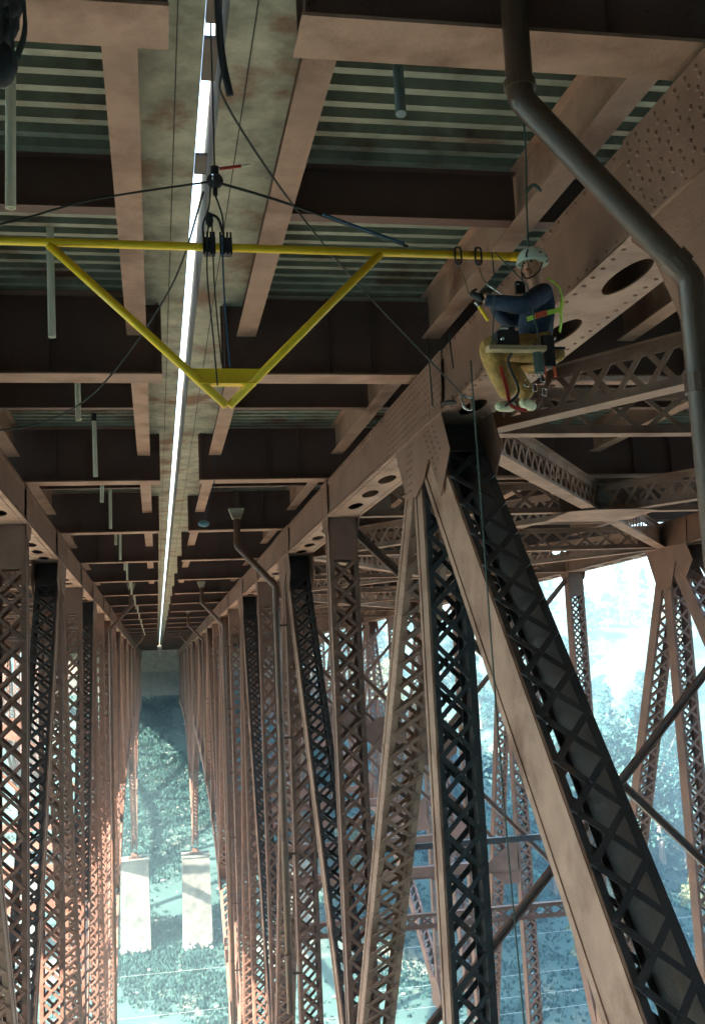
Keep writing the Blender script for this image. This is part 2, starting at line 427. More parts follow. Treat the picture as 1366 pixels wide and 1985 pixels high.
# ---------------------------------------------------------------- sway frames and lateral braces between each pair
ORD = ['first', 'second', 'third', 'fourth', 'fifth', 'sixth', 'seventh', 'eighth', 'ninth', 'tenth', 'eleventh', 'twelfth', 'thirteenth', 'fourteenth', 'fifteenth', 'sixteenth']
def girder(T, name, p, q, dep=.52, wd=.2, pit=.5, mt='steel2'):
    """shallow lattice girder: flanges of double angles with crossed bars between, p and q at its underside"""
    p = V(p); q = V(q); L = (q-p).length; d = (q-p)/L; up = V((0, 0, 1)); sd = d.cross(up).normalized()
    m = MB()
    m.beam(p+up*.006, q+up*.006, wd, .012); m.beam(p+up*dep, q+up*dep, wd, .012)
    for s in (-1, 1):
        m.beam(p+sd*s*.03+up*.06, q+sd*s*.03+up*.06, .01, .096); m.beam(p+sd*s*.03+up*(dep-.056), q+sd*s*.03+up*(dep-.056), .01, .096)
    for t in (.01, L-.61): m.beam(p+d*t+up*dep/2, p+d*(t+.6)+up*dep/2, .02, dep-.03)
    o = m.build(name, mt, T)
    lc = MB(); k = int((L-1.2)/pit); st = (L-1.2)/k
    for i in range(k):
        u = .6+i*st
        lc.beam(p+d*u+up*.04+sd*.012, p+d*(u+st)+up*(dep-.04)+sd*.012, .012, .06, up)
        lc.beam(p+d*u+up*(dep-.04)-sd*.012, p+d*(u+st)+up*.04-sd*.012, .012, .06, up)
    lc.build('lacing', mt, o, stuff=True); return o
def sway(n, side):
    y = YJ(n)
    xa, xb = (XR+WB+.04, XR2-.04) if side > 0 else (XL-.04, XL2+WB+.04)
    where = 'right' if side > 0 else 'left'
    T = thing('sway_frame', f'{ORD[n-1]} cross frame from the camera, lattice strut with bracing between the two {where} trusses', 'bracing', ((xa+xb)/2, y, 2.4), 'cross frames between trusses')
    girder(T, 'strut', (xa, y, 2.452), (xb, y, 2.452))
    zb = max(LZ(y)+.5, -6.9)
    if (n % 2 == 0 or n >= 5) and side > 0 or (side < 0 and n > 3 and n % 2 == 0):
        for s in (0, 1):
            m = MB(); za, zc = (2.2, zb) if s == 0 else (zb, 2.2); yy = y+(-.06 if s else .06)
            for e in (-.07, .07): m.beam((xa, yy, za+e), (xb, yy, zc+e), .1, .03); 
            m.beam((xa, yy, za), (xb, yy, zc), .02, .12)
            m.build('cross_brace', 'pipe' if n == 2 else 'steel', T)
        zc = (2.2+zb)/2; xc = (xa+xb)/2
        if n != 2: MB().prism([(xc-.7, zc-.25), (xc-.25, zc-.55), (xc+.25, zc-.55), (xc+.7, zc-.25), (xc+.7, zc+.25), (xc+.25, zc+.55), (xc-.25, zc+.55), (xc-.7, zc+.25)], 'Y', y-.006, y+.006).build('gusset_plate', 'steel', T)
    if n == 4 and side > 0:
        MB().beam((xa, y, -5.1), (xb, y, -5.1), .18, .16).build('tie_rod', 'slate', T)
    if n == 4 and side > 0:
        girder(T, 'lower_strut', (xa, y, zb-.4), (xb, y, zb-.4), .4, mt='steel', pit=.42)
    if n >= 5:
        MB().beam((xa, y, zb-.1), (xb, y, zb-.1), .3, .34).build('lower_strut', 'steel', T)
        MB().beam((xa, y, zb-.29), (xb, y, zb-.29), .42, .02).build('strut_flange', 'steel', T)
        for xx, s in ((xa, 1), (xb, -1)):
            if side < 0: s = -s
            MB().prism([(xx, zb+.9), (xx, zb-.7), (xx+s*.5, zb-.7), (xx+s*1.0, zb-.3), (xx+s*1.0, zb+.1), (xx+s*.4, zb+.5)], 'Y', y-.16, y-.15).build('gusset_plate', 'steel', T)
    return T
for n in range(1, 12): sway(n, 1)
for n in range(2, 9): sway(n, -1)
def lateral(n, flip, side, txt):
    ya, yb = YJ(n), YJ(n+2)
    if flip: ya, yb = yb, ya
    xa, xb = (XR+WB+.04, XR2-.04) if side > 0 else (XL-.04, XL2+WB+.04)
    T = thing('lateral_brace', txt, 'bracing', ((xa+xb)/2, (ya+yb)/2, 2.4), 'diagonal braces under the deck')
    girder(T, 'girder', (xa, ya, 2.43+(-.018 if flip else 0)), (xb, yb, 2.43+(-.018 if flip else 0)), .5, .24, .34)
    return T
LT = {(-1, 0): 'slanting brace running off the top right behind the big pipe, away from the camera', (-1, 1): 'lattice brace fanning up and right from the joint behind the worker\'s feet',
      (1, 0): 'wide pale diagonal brace falling from the worker\'s joint to the far right gusset', (1, 1): 'thin pale brace crossing the wide pale diagonal brace at the dark plate',
      (3, 0): 'distant brace under the right deck starting at the third joint', (3, 1): 'distant brace meeting the far right gusset from the left',
      (5, 0): 'far brace glimpsed through the right posts, fifth bay, falling right', (5, 1): 'far brace glimpsed through the right posts, fifth bay, rising right'}
for (n, f), t in LT.items(): lateral(n, f, 1, t)
lateral(2, 0, -1, 'brace glimpsed between the first two left posts, falling left'); lateral(2, 1, -1, 'brace glimpsed between the first two left posts, rising left')
ND = thing('brace_plate', 'dark plate with a white paint splash where the pale braces cross', 'plate', (7.66, YJ(2), 2.4))
MB().prism([(6.9, YJ(2)-.55), (7.3, YJ(2)-.75), (8.1, YJ(2)-.75), (8.5, YJ(2)-.55), (8.5, YJ(2)+.55), (8.1, YJ(2)+.75), (7.3, YJ(2)+.75), (6.9, YJ(2)+.55)], 'Z', 2.392, 2.402).build('plate', 'steel2', ND)
MB().box((6.9, YJ(2)-.14, 2.46), (8.4, YJ(2)-.125, 3.04)).build('web_plate', 'pipe', ND)
MB().prism([(7.62, 2.62), (7.8, 2.56), (7.88, 2.7), (7.82, 2.9), (7.7, 2.97), (7.64, 2.8)], 'Y', YJ(2)-.146, YJ(2)-.143).build('paint_splash', 'pier', ND)

# ---------------------------------------------------------------- decks
STF = {}
def deck(side):
    mx = lambda x: x if side > 0 else 2*AX-x
    def bx(m, x0, y0, z0, x1, y1, z1):
        a, b = mx(x0), mx(x1); return m.box((min(a, b), y0, z0), (max(a, b), y1, z1))
    lab = 'right-hand bridge deck seen from below with drain pipe and worker under it' if side > 0 else 'left-hand bridge deck seen from below with white drain tubes hanging from it'
    T = thing('bridge_deck', lab, 'bridge deck', (mx(7.4), 5, 4.0), 'twin bridge decks')
    Y0 = -40; Y1 = 149.8
    s = MB(); bx(s, .50, Y0, 4.09, 14.6, Y1, 4.32)
    bx(s, .50, Y0, 3.90, .985, Y1, 4.088); bx(s, .50, Y0, 4.322, .8, Y1, 4.7); bx(s, 14.2, Y0, 4.322, 14.6, Y1, 5.1); bx(s, 14.1, Y0, 3.9, 14.6, Y1, 4.088)
    s.build('concrete_slab', 'conc', T)
    hl = MB(); bx(hl, .66, Y0, 3.893, .667, Y1, 3.899)
    hl.build('joint_strip', 'rope', T)
    if side > 0:
        for ya, yb in ((5.55, 5.75), (5.95, 6.32), (6.5, 7.0), (8.12, 8.45)):
            MB().box((.385, ya, 4.11+ya*.003), (.485, yb, 4.16)).build('gap_seal', 'darkpipe', T)
    ST = [1.0, 3.02, 5.3, 7.6, 9.9, 12.2]
    # corrugated sheet, one per half bay, sharing meshes
    forms = {}
    def form_mesh(w):
        if w not in forms:
            m = MB(); p = .215; half = 3.04; k = int(2*half/2/p); prof = []
            y = -1.5
            while y < 1.5:
                prof += [(y, 4.085), (y+.11, 4.085), (y+.125, 3.985), (y+.2, 3.985)]; y += p
            prof.append((1.53, 4.085))
            vs = []; 
            for yy, z in prof: vs += [(-w/2, yy, z), (w/2, yy, z)]
            fs = [(2*i, 2*i+1, 2*i+3, 2*i+2) for i in range(len(prof)-1)]
            m.add(vs, fs)
            forms[w] = m.mesh('deck_form', 'deckform')
        return forms[w]
    fb_me = None; dia = {}; st_me = None
    for n in range(-1, NL):
        j = YJ(n)
        # floor beam
        m = MB(); bx(m, .745, j-.007, 3.114, 14.1, j+.007, 3.982)
        F = m.build('floor_beam', 'maroon', T)
        m = MB(); bx(m, .745, j-.18, 3.092, 14.1, j+.18, 3.112); m.build('bottom_flange', 'steel2', F)
        m = MB(); bx(m, .745, j-.15, 3.984, 14.1, j+.15, 3.998); m.build('top_flange', 'steel', F)
        if n < 8:
            for x in [.78, 1.9, 2.4, 3.7, 4.4, 6.1, 6.9, 8.4, 9.1, 10.6, 11.4, 13]:
                if 'me' not in STF: STF['me'] = MB().box((-.006, -.09, 3.114), (.006, -.0075, 3.98)).mesh('stiffener', 'maroon')
                put('stiffener', STF['me'], F, Matrix.Translation((mx(x), j, 0)))
            rv = MB()
            for x in (2.62, 2.74, 2.86): 
                for k in range(9): rv.rivet((mx(x), j-.007, 3.2+k*.085), (0, -1, 0), .014)
            for k in range(9): rv.rivet((mx(.83), j-.007, 3.2+k*.085), (0, -1, 0), .014)
            rv.build('rivets', 'maroon', F, stuff=True)
        # stringers of this bay
        if n == NL-1: break
        for x in ST:
            if st_me is None:
                q = MB(); a, b = .2, 6.05
                q.box((-.1, a, 3.5), (.1, b, 3.516)); q.box((-.006, a, 3.518), (.006, b, 3.97)); q.box((-.08, a, 3.972), (.08, b, 3.984)); st_me = q.mesh('stringer', 'steel2')
            put('stringer', st_me, T, Matrix.Translation((mx(x), j, 0)))
        xs_ = [(1.02, 3.0)]+[(a+.02, b-.02) for a, b in zip(ST[1:], ST[2:])]
        for a, b in xs_:
            wd = round(b-a-.02, 2); c = mx((a+b)/2)
            if wd not in dia:
                q = MB(); q.box((-wd/2, -.006, 3.56), (wd/2, .006, 3.96)); q.box((-wd/2, -.07, 3.545), (wd/2, .07, 3.558)); q.box((-wd/2, -.07, 3.962), (wd/2, .07, 3.974)); dia[wd] = q.mesh('diaphragm', 'maroon')
            put('diaphragm', dia[wd], T, Matrix.Translation((c, j+3.125, 0)))
            for yc in (j+1.56, j+4.69):
                put('deck_form', form_mesh(round(b-a+.02, 2)), T, Matrix.Translation((c, yc, random.uniform(-.004, .004))))
    return T
deck(1); deck(-1)

# ---------------------------------------------------------------- piers and abutment
def pier(x, y, zt, lab):
    T = thing('concrete_pier', lab, 'bridge pier', (x, y, ground(x, y)), 'concrete bridge piers')
    zb = ground(x, y-1.2)-2
    m = MB(); a, b = 1.18, 1.32
    m.add([(x-b, y-b, zb), (x+b, y-b, zb), (x+b, y+b, zb), (x-b, y+b, zb), (x-a, y-a, zt), (x+a, y-a, zt), (x+a, y+a, zt), (x-a, y+a, zt)],
          [(0, 3, 2, 1), (4, 5, 6, 7), (0, 1, 5, 4), (1, 2, 6, 5), (2, 3, 7, 6), (3, 0, 4, 7)])
    m.build('shaft', 'pier', T)
    MB().box((x-1.24, y-1.24, zt), (x+1.24, y+1.24, zt+.14)).build('cap', 'pier', T)
    m = MB(); m.box((x-.55, y-.5, zt+.12), (x+.55, y+.5, zt+.22)); m.prism([(y-.42, zt+.22), (y+.42, zt+.22), (y+.15, zt+.62), (y-.15, zt+.62)], 'X', x-.3, x+.3)
    for k in range(-2, 3): m.box((x+k*.2-.015, y-.46, zt+.22), (x+k*.2+.015, y-.3, zt+.4))
    m.build('bearing', 'pipe', T)
    rk = MB()
    for k in range(14):
        t = random.uniform(-1, 1)*1.2; rk.ball((x+t, y-1.15-random.random()*.25, ground(x, y-1.3)+random.uniform(0, .5)), random.uniform(.15, .38), 7, 5, (1, 1, .8))
    rk.build('footing_rubble', 'rock', T, stuff=True)
for x, t in ((XL+WB/2, 'left one of the two sunlit white concrete piers framed by the gap'), (XR+WB/2, 'right one of the two sunlit white concrete piers framed by the gap'),
             (XR2+WB/2, 'concrete pier under the far right truss, mostly behind steelwork'), (XL2+WB/2, 'concrete pier under the hidden far left truss')):
    pier(x, YJ(15), LZ(YJ(15))-1.1, t)
for x, t in ((XL+WB/2, 'deep near pier below the left truss'), (XR+WB/2, 'deep near pier below the nearest right truss'), (XR2+WB/2, 'deep near pier below the outer right truss')):
    pier(x, YJ(6), LZ(YJ(6))-1.0, t)
AB = thing('abutment', 'pale concrete abutment closing the far end of the gap between the trusses', 'abutment', (AX, 149, -3))
MB().box((-14.5, 148.9, -6), (15.4, 152, .55)).build('bearing_wall', 'pier', AB)
MB().box((-14.5, 150.1, .552), (15.4, 151.8, 4.5)).build('back_wall', 'conc', AB)
MB().box((-14.5, 148.7, .30), (15.4, 148.898, .54)).build('ledge', 'conc', AB)

# ---------------------------------------------------------------- drain pipes
def drain(n, side, lab):
    y = YJ(n)-.55 if n else 4.53; mx = lambda x: x if side > 0 else 2*AX-x
    T = thing('drain_pipe', lab, 'drain pipe', (mx(2.58), y, LZ(y)), 'brown deck drain pipes')
    pm = 'darkpipe' if n == 0 else 'pipe'; r = .066 if n == 0 else .075
    MB().tube([(mx(1.78), y, 3.9), (mx(1.78), y, 2.69), (mx(1.792), y, 2.655), (mx(2.562), y, 1.80), (mx(2.58), y, 1.765), (mx(2.58), y, LZ(y)+2)], r, 16).build('pipe', pm, T, smooth=True)
    MB().tube([(mx(1.78), y, 2.72), (mx(1.78), y, 2.76)], r+.012, 16).build('collar', pm, T)
    z = 1.3
    while z > LZ(y)+2: MB().tube([(mx(2.58), y, z), (mx(2.58), y, z-.09)], r+.012, 14).build('collar', pm, T); z -= 2.4
    d = V((mx(2.55)-mx(1.8), 0, -.82)).normalized()
    e = V((mx(2.49), y, 1.886)); MB().tube([e, e+d*.07], r+.010, 16).build('collar', pm, T)
    f = MB(); f.prism([(mx(1.78)-.17, 3.5), (mx(1.78)+.17, 3.5), (mx(1.78)+.09, 3.28), (mx(1.78)-.09, 3.28)], 'Y', y-.13, y+.13)
    if n: f.build('inlet_box', 'conc', T)
    z = .9
    while z > LZ(y)+2.4: MB().box((min(mx(2.58), mx(2.83)), y-.02, z), (max(mx(2.58), mx(2.83)), y+.02, z+.05)).build('bracket', pm, T); z -= 2.4
drain(0, 1, 'large dark drain pipe bending down past the worker at upper right')
drain(3, 1, 'brown drain pipe with a pale inlet box at the third joint of the right truss')
drain(6, 1, 'distant drain pipe, second along the right truss after the one with the pale inlet box')
drain(9, 1, 'small distant drain pipe, third after the one with the pale inlet box')
drain(12, 1, 'tiny drain pipe near the abutment, on the right truss')
drain(6, -1, 'bent brown drain pipe halfway along the left truss')
drain(12, -1, 'tiny bent drain pipe near the abutment, on the left truss')
ty = [6.75, 9.38, 12.63, 16.2, 18.8, 22.1]+[25.1+3.12*k for k in range(20)]
for i, y in enumerate(ty):
    lab = {0: 'white drain tube nearest the camera, at the upper left edge', 1: 'white drain tube hanging below the left end of the yellow beam', 2: 'white drain tube hanging beside the first left stringer end',
           3: 'white drain tube with a black collar at its top'}.get(i, f'{ORD[min(i,15)]} white drain tube in the receding row under the left deck' if i < 16 else 'tiny white drain tube at the far end of the row under the left deck')
    T = thing('drain_tube', lab, 'drain tube', (-.87, y, 3.0), 'white drain tubes under the left deck')
    m = MB(); ln = .0 if i % 2 else .02; lean = random.uniform(-.02, .02); n = 14; top = 4.05; ro, ri = .034, .028
    for k in range(n):
        pass
    a0 = V((-.87+lean, y, 3.0+ln)); a1 = V((-.87, y, top))
    m.tube([a0, a1], ro, n, caps=False); m.tube([a0, a0+(a1-a0)*.15], ri, n, caps=False)
    k = len(m.v)-4*n
    for q in range(n): m.f.append((q, (q+1) % n, 2*n+(q+1) % n, 2*n+q))
    m.build('tube', 'pvc', T, smooth=False)
    if i % 4 == 3: MB().tube([(-.87, y, 3.98), (-.87, y, 3.86)], .04, 14).build('collar', 'black', T)
T = thing('drain_tube', 'grey drain tube hanging alone under the right deck left of the big pipe', 'drain tube', (1.55, 6.1, 3.3))
MB().tube([(1.55, 5.95, 3.36), (1.60, 6.15, 4.05)], .034, 14).build('tube', 'pvc_grey', T)

# ---------------------------------------------------------------- yellow spreader beam and rigging
SB = thing('spreader_beam', 'yellow tubular spreader beam with V brace slung across under the decks', 'lifting beam', (.45, 6.5, 1.66))
MB().tube([(-2.2, 6.5, 2.70), (2.47, 6.5, 2.68)], .027, 14).build('top_tube', 'yellow', SB, smooth=True)
for a in (-.61, 1.50): MB().tube([(a, 6.5, 2.675), (.47+(.008 if a > 0 else -.008), 6.5+(.003 if a > 0 else -.003), 1.645)], .027, 14).build('brace_tube', 'yellow', SB, smooth=True)
MB().prism([(.21, 1.885), (.71, 1.885), (.63, 1.79), (.31, 1.79)], 'Y', 6.494, 6.506).build('gusset_plate', 'yellow', SB)
MB().box((.29, 6.46, 1.780), (.65, 6.54, 1.788)).build('bottom_plate', 'yellow', SB)
m = MB()
for x in (.385, .49):
    m.box((x-.035, 6.46, 2.64), (x+.035, 6.54, 2.74))
    for k in range(4): m.tube([(x-.04+k*.022, 6.45, 2.62), (x-.04+k*.022, 6.45, 2.77)], .007, 6)
m.build('clamp', 'black', SB)
MB().tube([(2.40, 6.5, 2.68), (2.472, 6.5, 2.68)], .031, 14).build('end_cap', 'yellow', SB)
def curve_pts(pts, n=10):
    P = [V(p) for p in pts]; out = []
    for i in range(len(P)-1):
        a, b, c, d = P[max(i-1, 0)], P[i], P[i+1], P[min(i+2, len(P)-1)]
        for k in range(n):
            t = k/n; out.append(.5*((2*b)+(-a+c)*t+(2*a-5*b+4*c-d)*t*t+(-a+3*b-3*c+d)*t**3))
    out.append(P[-1]); return out
def rope(pts, r, m, lab, name='rope', cat='rope', n=8):
    mb = MB().tube(curve_pts(pts, n), r, 6); return solo(mb, name, m, pts[-1], lab, cat, None, True)
PB = thing('pulley_block', 'black round pulley block hanging in the gap above the yellow beam', 'pulley', (.43, 6.5, 3.1))
MB().ball((.43, 6.5, 3.14), .055, 14, 9, (1, .8, .95)).build('housing', 'black', PB, smooth=True)
MB().tube([(.43, 6.5, 3.19), (.43, 6.5, 3.235)], .028, 10).tube([(.43, 6.5, 3.09), (.43, 6.5, 3.04)], .016, 8).build('swivel', 'black', PB)
MB().tube([(.46, 6.48, 3.215), (.60, 6.46, 3.23)], .011, 8).build('handle', 'red', PB)
MB().tube([(.60, 6.46, 3.23), (.66, 6.46, 3.24)], .009, 8).build('handle_tip', 'pvc', PB)
MB().tube([(.415, 6.44, 3.14), (.405, 6.44, 3.14)], .02, 10).build('sheave_pin', 'metal', PB)
rope([(.43, 6.5, 3.235), (.428, 6.45, 4.1), (.425, 6.42, 5.0)], .006, 'rope', 'thin rope running up through the gap from the pulley block')
rope([(.38, 6.5, 3.13), (-.35, 6.5, 2.98), (-1.0, 6.5, 2.78), (-1.9, 6.5, 2.70)], .007, 'rope', 'left sling from the pulley block to the yellow beam')
rope([(.48, 6.5, 3.12), (.9, 6.5, 3.0), (1.69, 6.5, 2.73)], .009, 'rope', 'right sling from the pulley block to the yellow beam')
rope([(1.12, 6.48, 2.93), (1.4, 6.48, 2.83), (1.66, 6.48, 2.74)], .010, 'bluerope', 'blue sleeve around the lower part of the right sling', 'sling_sleeve', 'sling')
rope([(.43, 6.5, 3.04), (.47, 6.5, 2.9), (.475, 6.5, 2.76)], .006, 'rope', 'right of the two short ropes joining pulley block and beam clamps')
rope([(.40, 6.48, 3.1), (.385, 6.48, 2.95), (.345, 6.48, 2.83), (.345, 6.47, 2.72)], .006, 'rope', 'left of the two short ropes joining pulley block and beam clamps')
rope([(.385, 6.47, 2.90), (.44, 6.47, 2.87), (.47, 6.47, 2.77)], .009, 'black', 'short bent black hose hooked over the beam clamps', 'hose', 'hose')
MBk = MB().ball((.385, 6.47, 2.86), .026, 10, 8, (1, 1, 2)); solo(MBk, 'rope_grab', 'black', (.385, 6.47, 2.80), 'small black rope grab just above the yellow beam', 'rope grab', None, True)
rope([(.36, 6.44, 2.9), (.35, 6.44, 2.5), (.40, 6.44, 1.95), (.385, 6.44, 1.72), (.39, 6.44, 1.0)], .0055, 'rope', 'dark rope hanging in front of the left brace of the yellow beam down to its tip') if False else None
rope([(.38, 6.44, 2.88), (.36, 6.44, 2.5), (.385, 6.44, 2.1), (.405, 6.44, 1.76)], .0055, 'rope', 'dark rope hanging in front of the lower yellow plate')
rope([(.40, 6.45, 2.88), (.405, 6.45, 2.4), (.435, 6.45, 1.9)], .005, 'rope', 'thin brown cord beside the dark hanging rope')
rope([(.46, 6.44, 2.75), (.465, 6.44, 2.3), (.487, 6.44, 1.88)], .006, 'bluerope', 'blue-green cord tied down to the lower yellow plate')
rope([(.398, 5.2, 4.2), (.398, 5.15, 3.2), (.47, 5.4, 2.98), (1.30, 6.9, 2.76), (2.73, 8.75, 2.28)], .0065, 'rope', 'long dark rope crossing from the gap to the right truss joint below the worker')
rope([(.398, 5.3, 4.3), (.39, 5.2, 3.35), (.44, 5.25, 3.02)], .022, 'black', 'thick black cable sheath in the top of the gap', 'cable', 'cable')
rope([(.375, 6.9, 3.25), (.158, 8, 2.959), (-.404, 9, 2.467), (-.9, 9.6, 2.30), (-1.386, 10, 2.30), (-2.4, 10.6, 2.38)], .008, 'rope', 'slack black rope sagging to the left edge behind the yellow beam')
rope([(2.50, 6.35, 4.0), (2.50, 6.34, 3.4), (2.475, 6.33, 3.0), (2.46, 6.32, 2.66)], .006, 'rope2', 'lifeline hanging from the deck to the worker\'s white helmet')
rope([(2.475, 6.33, 3.06), (2.52, 6.3, 3.1), (2.56, 6.28, 3.05)], .012, 'rope2', 'short knotted tail on the worker\'s lifeline', 'rope_tail')
rope([(1.006, YJ(2)-.1, 3.5), (.99, YJ(2)-.1, 3.1), (.80, YJ(2)-.2, 2.42)], .008, 'bluerope', 'cord holding the small blue cloth bag under the second floor beam')
bagm = MB().ball((.79, YJ(2)-.2, 2.37), .07, 10, 7, (1.3, .9, .8)); solo(bagm, 'cloth_bag', 'bag', (.79, YJ(2)-.2, 2.31), 'small blue-grey cloth bag dangling on a cord in the middle distance', 'bag', None, True)
rope([(2.55, 8.0, 2.40), (2.573, 8, -.05), (2.60, 8, -1.5), (2.66, 8.0, -3.4)], .0065, 'rope2', 'long green lifeline dropping down in front of the big dark diagonal')
rope([(2.50, 8.4, 2.76), (2.52, 8.4, 2.45)], .007, 'rope', 'short dark strop on the right chord rivets, right of the pair')
rope([(2.31, 8.4, 2.72), (2.32, 8.4, 2.12)], .007, 'rope', 'short dark strop on the right chord rivets, left of the pair')
SH = thing('shackle', 'silver shackle where the long rope meets the right truss joint', 'shackle', (2.74, 8.76, 2.2))
MB().tube(curve_pts([(2.68, 8.74, 2.30), (2.70, 8.74, 2.2), (2.76, 8.74, 2.18), (2.78, 8.76, 2.28)], 6), .012, 8).build('bow', 'metal', SH)
MB().tube([(2.66, 8.74, 2.30), (2.80, 8.76, 2.29)], .012, 8).build('pin', 'metal', SH)
# black strap bundle close to the lens, top left
SBn = thing('strap_bundle', 'dark black strap bundle hanging at the top left corner close to the camera', 'straps', (-.56, 4.25, 2.5))
m = MB(); rs = random.Random(3)
for k in range(9): 
    c = (-.60+rs.uniform(-.06, .05), 4.25+rs.uniform(-.05, .05), 2.66+rs.uniform(-.16, .3)); m.ball(c, rs.uniform(.05, .085), 9, 7, (1, .8, 1.3))
m.build('bundle', 'black', SBn, smooth=True)
m = MB()
for k in range(7):
    x = -.64+k*.022; m.tube(curve_pts([(x, 4.2, 3.0), (x+rs.uniform(-.04, .06), 4.16, 2.66), (x+rs.uniform(-.03, .03), 4.18, 2.44+rs.uniform(0, .08))], 5), .008, 5)
m.build('loose_cords', 'rope', SBn)

# ---------------------------------------------------------------- rope access worker
P = thing('person', 'worker in white helmet and navy jacket hanging at the end of the yellow beam', 'person', (2.2, 6.2, 1.5))
def skin(name, nodes, edges, m, parent, sub=2, root=0):
    off = OFF[parent.name]
    me = bpy.data.meshes.new(name); me.from_pydata([V(p)-off for p, r in nodes], edges, []); me.materials.append(M[m])
    o = bpy.data.objects.new(name, me); COL.objects.link(o); o.parent = parent; OFF[o.name] = off
    md = o.modifiers.new('skin', 'SKIN'); md.use_smooth_shade = True
    sv = me.skin_vertices[0] if me.skin_vertices else None
    for i, (p, r) in enumerate(nodes):
        rr = r if isinstance(r, tuple) else (r, r)
        me.skin_vertices[0].data[i].radius = rr; me.skin_vertices[0].data[i].use_root = (i == root)
    s = o.modifiers.new('sub', 'SUBSURF'); s.levels = sub; s.render_levels = sub
    return o
PEL, CH, NK, HD = (2.44, 6.32, 1.97), (2.49, 6.30, 2.22), (2.475, 6.27, 2.385), (2.435, 6.225, 2.50)
pose = dict(ls=(2.46, 6.15, 2.30), le=(2.29, 6.03, 2.165), lw=(2.085, 6.18, 2.25), lh=(2.035, 6.22, 2.30),
            rs=(2.50, 6.44, 2.31), re=(2.34, 6.46, 2.19), rw=(2.20, 6.36, 2.285), rh=(2.155, 6.34, 2.31),
            lhip=(2.42, 6.23, 1.95), lk=(2.065, 6.13, 1.935), la=(2.20, 6.14, 1.60), lt=(2.09, 6.07, 1.54),
            rhip=(2.42, 6.41, 1.95), rk=(2.22, 6.33, 1.93), ra=(2.39, 6.30, 1.64), rt=(2.30, 6.20, 1.60))
g_ = pose
def mid(a, b, t=.5): return tuple(V(a).lerp(V(b), t))
nodes = [(PEL, .085), (mid(PEL, CH), .09), (CH, .10), (NK, .042), (HD, (.062, .072)), (tuple(V(HD)+V((0, 0, .05))), .05),
         (g_['ls'], .045), (g_['le'], .033), (g_['lw'], .023), (g_['rs'], .045), (g_['re'], .033), (g_['rw'], .023),
         (g_['lhip'], .065), (g_['lk'], .047), (g_['la'], .032), (g_['rhip'], .065), (g_['rk'], .047), (g_['ra'], .032)]
edges = [(0, 1), (1, 2), (2, 3), (3, 4), (4, 5), (2, 6), (6, 7), (7, 8), (2, 9), (9, 10), (10, 11), (0, 12), (12, 13), (13, 14), (0, 15), (15, 16), (16, 17)]
body = skin('body', nodes, edges, 'skin', P)
skin('jacket', [((2.44, 6.31, 1.99), .10), (mid(PEL, CH), .128), (CH, .142), ((2.48, 6.275, 2.35), .072),
                (g_['ls'], .078), (mid(g_['ls'], g_['le']), .070), (g_['le'], .064), (mid(g_['le'], g_['lw']), .056), (g_['lw'], .042),
                (g_['rs'], .07), (g_['re'], .06), (g_['rw'], .042)],
     [(0, 1), (1, 2), (2, 3), (2, 4), (4, 5), (5, 6), (6, 7), (7, 8), (2, 9), (9, 10), (10, 11)], 'jacket', P)
skin('trousers', [((2.45, 6.32, 1.95), .105), (g_['lhip'], .095), (mid(g_['lhip'], g_['lk']), .098), (g_['lk'], .08), (mid(g_['lk'], g_['la']), .07), (g_['la'], .06),
                  (g_['rhip'], .095), (mid(g_['rhip'], g_['rk']), .095), (g_['rk'], .078), (mid(g_['rk'], g_['ra']), .07), (g_['ra'], .058)],
     [(0, 1), (1, 2), (2, 3), (3, 4), (4, 5), (0, 6), (6, 7), (7, 8), (8, 9), (9, 10)], 'trouser', P)
for a, t in (('la', 'lt'), ('ra', 'rt')):
    A = V(g_[a])+V((.01, .01, -.05)); B = V(g_[t])
    skin('shoe', [(tuple(A+V((.02, .01, 0))), .036), (tuple(A.lerp(B, .35)), .040), (tuple(B+V((-.01, -.01, -.01))), .032)], [(0, 1), (1, 2)], 'shoe', P)
# hands: palm plus curled fingers and thumb
FW = V((-.72, -.66, 0)).normalized(); RT = V((-.66, .72, 0))
for w_, h_, s in (('lw', 'lh', 1), ('rw', 'rh', -1)):
    W = V(g_[w_]); H = V(g_[h_]); d = (H-W).normalized(); sd = V((.1, -1, .1)).normalized(); up = d.cross(sd).normalized()
    nd = [(tuple(W), .022), (tuple(W.lerp(H, .6)), .027), (tuple(H), .024)]; ed = [(0, 1), (1, 2)]
    for k in range(4):
        o_ = H+sd*(k-1.5)*.017; l = (.035, .04, .038, .03)[k]
        i = len(nd); nd += [(tuple(o_+d*.012), .0085), (tuple(o_+d*(.012+l*.6)+up*.012), .008), (tuple(o_+d*(l*.5)+up*.035), .0075)]
        ed += [(2, i), (i, i+1), (i+1, i+2)]
    i = len(nd); b_ = W.lerp(H, .5); nd += [(tuple(b_+up*.028-sd*.012), .010), (tuple(b_+up*.05+d*.02-sd*.01), .008)]; ed += [(1, i), (i, i+1)]
    skin('glove' if s > 0 else 'hand', nd, ed, 'black' if s > 0 else 'skin', P, 1)
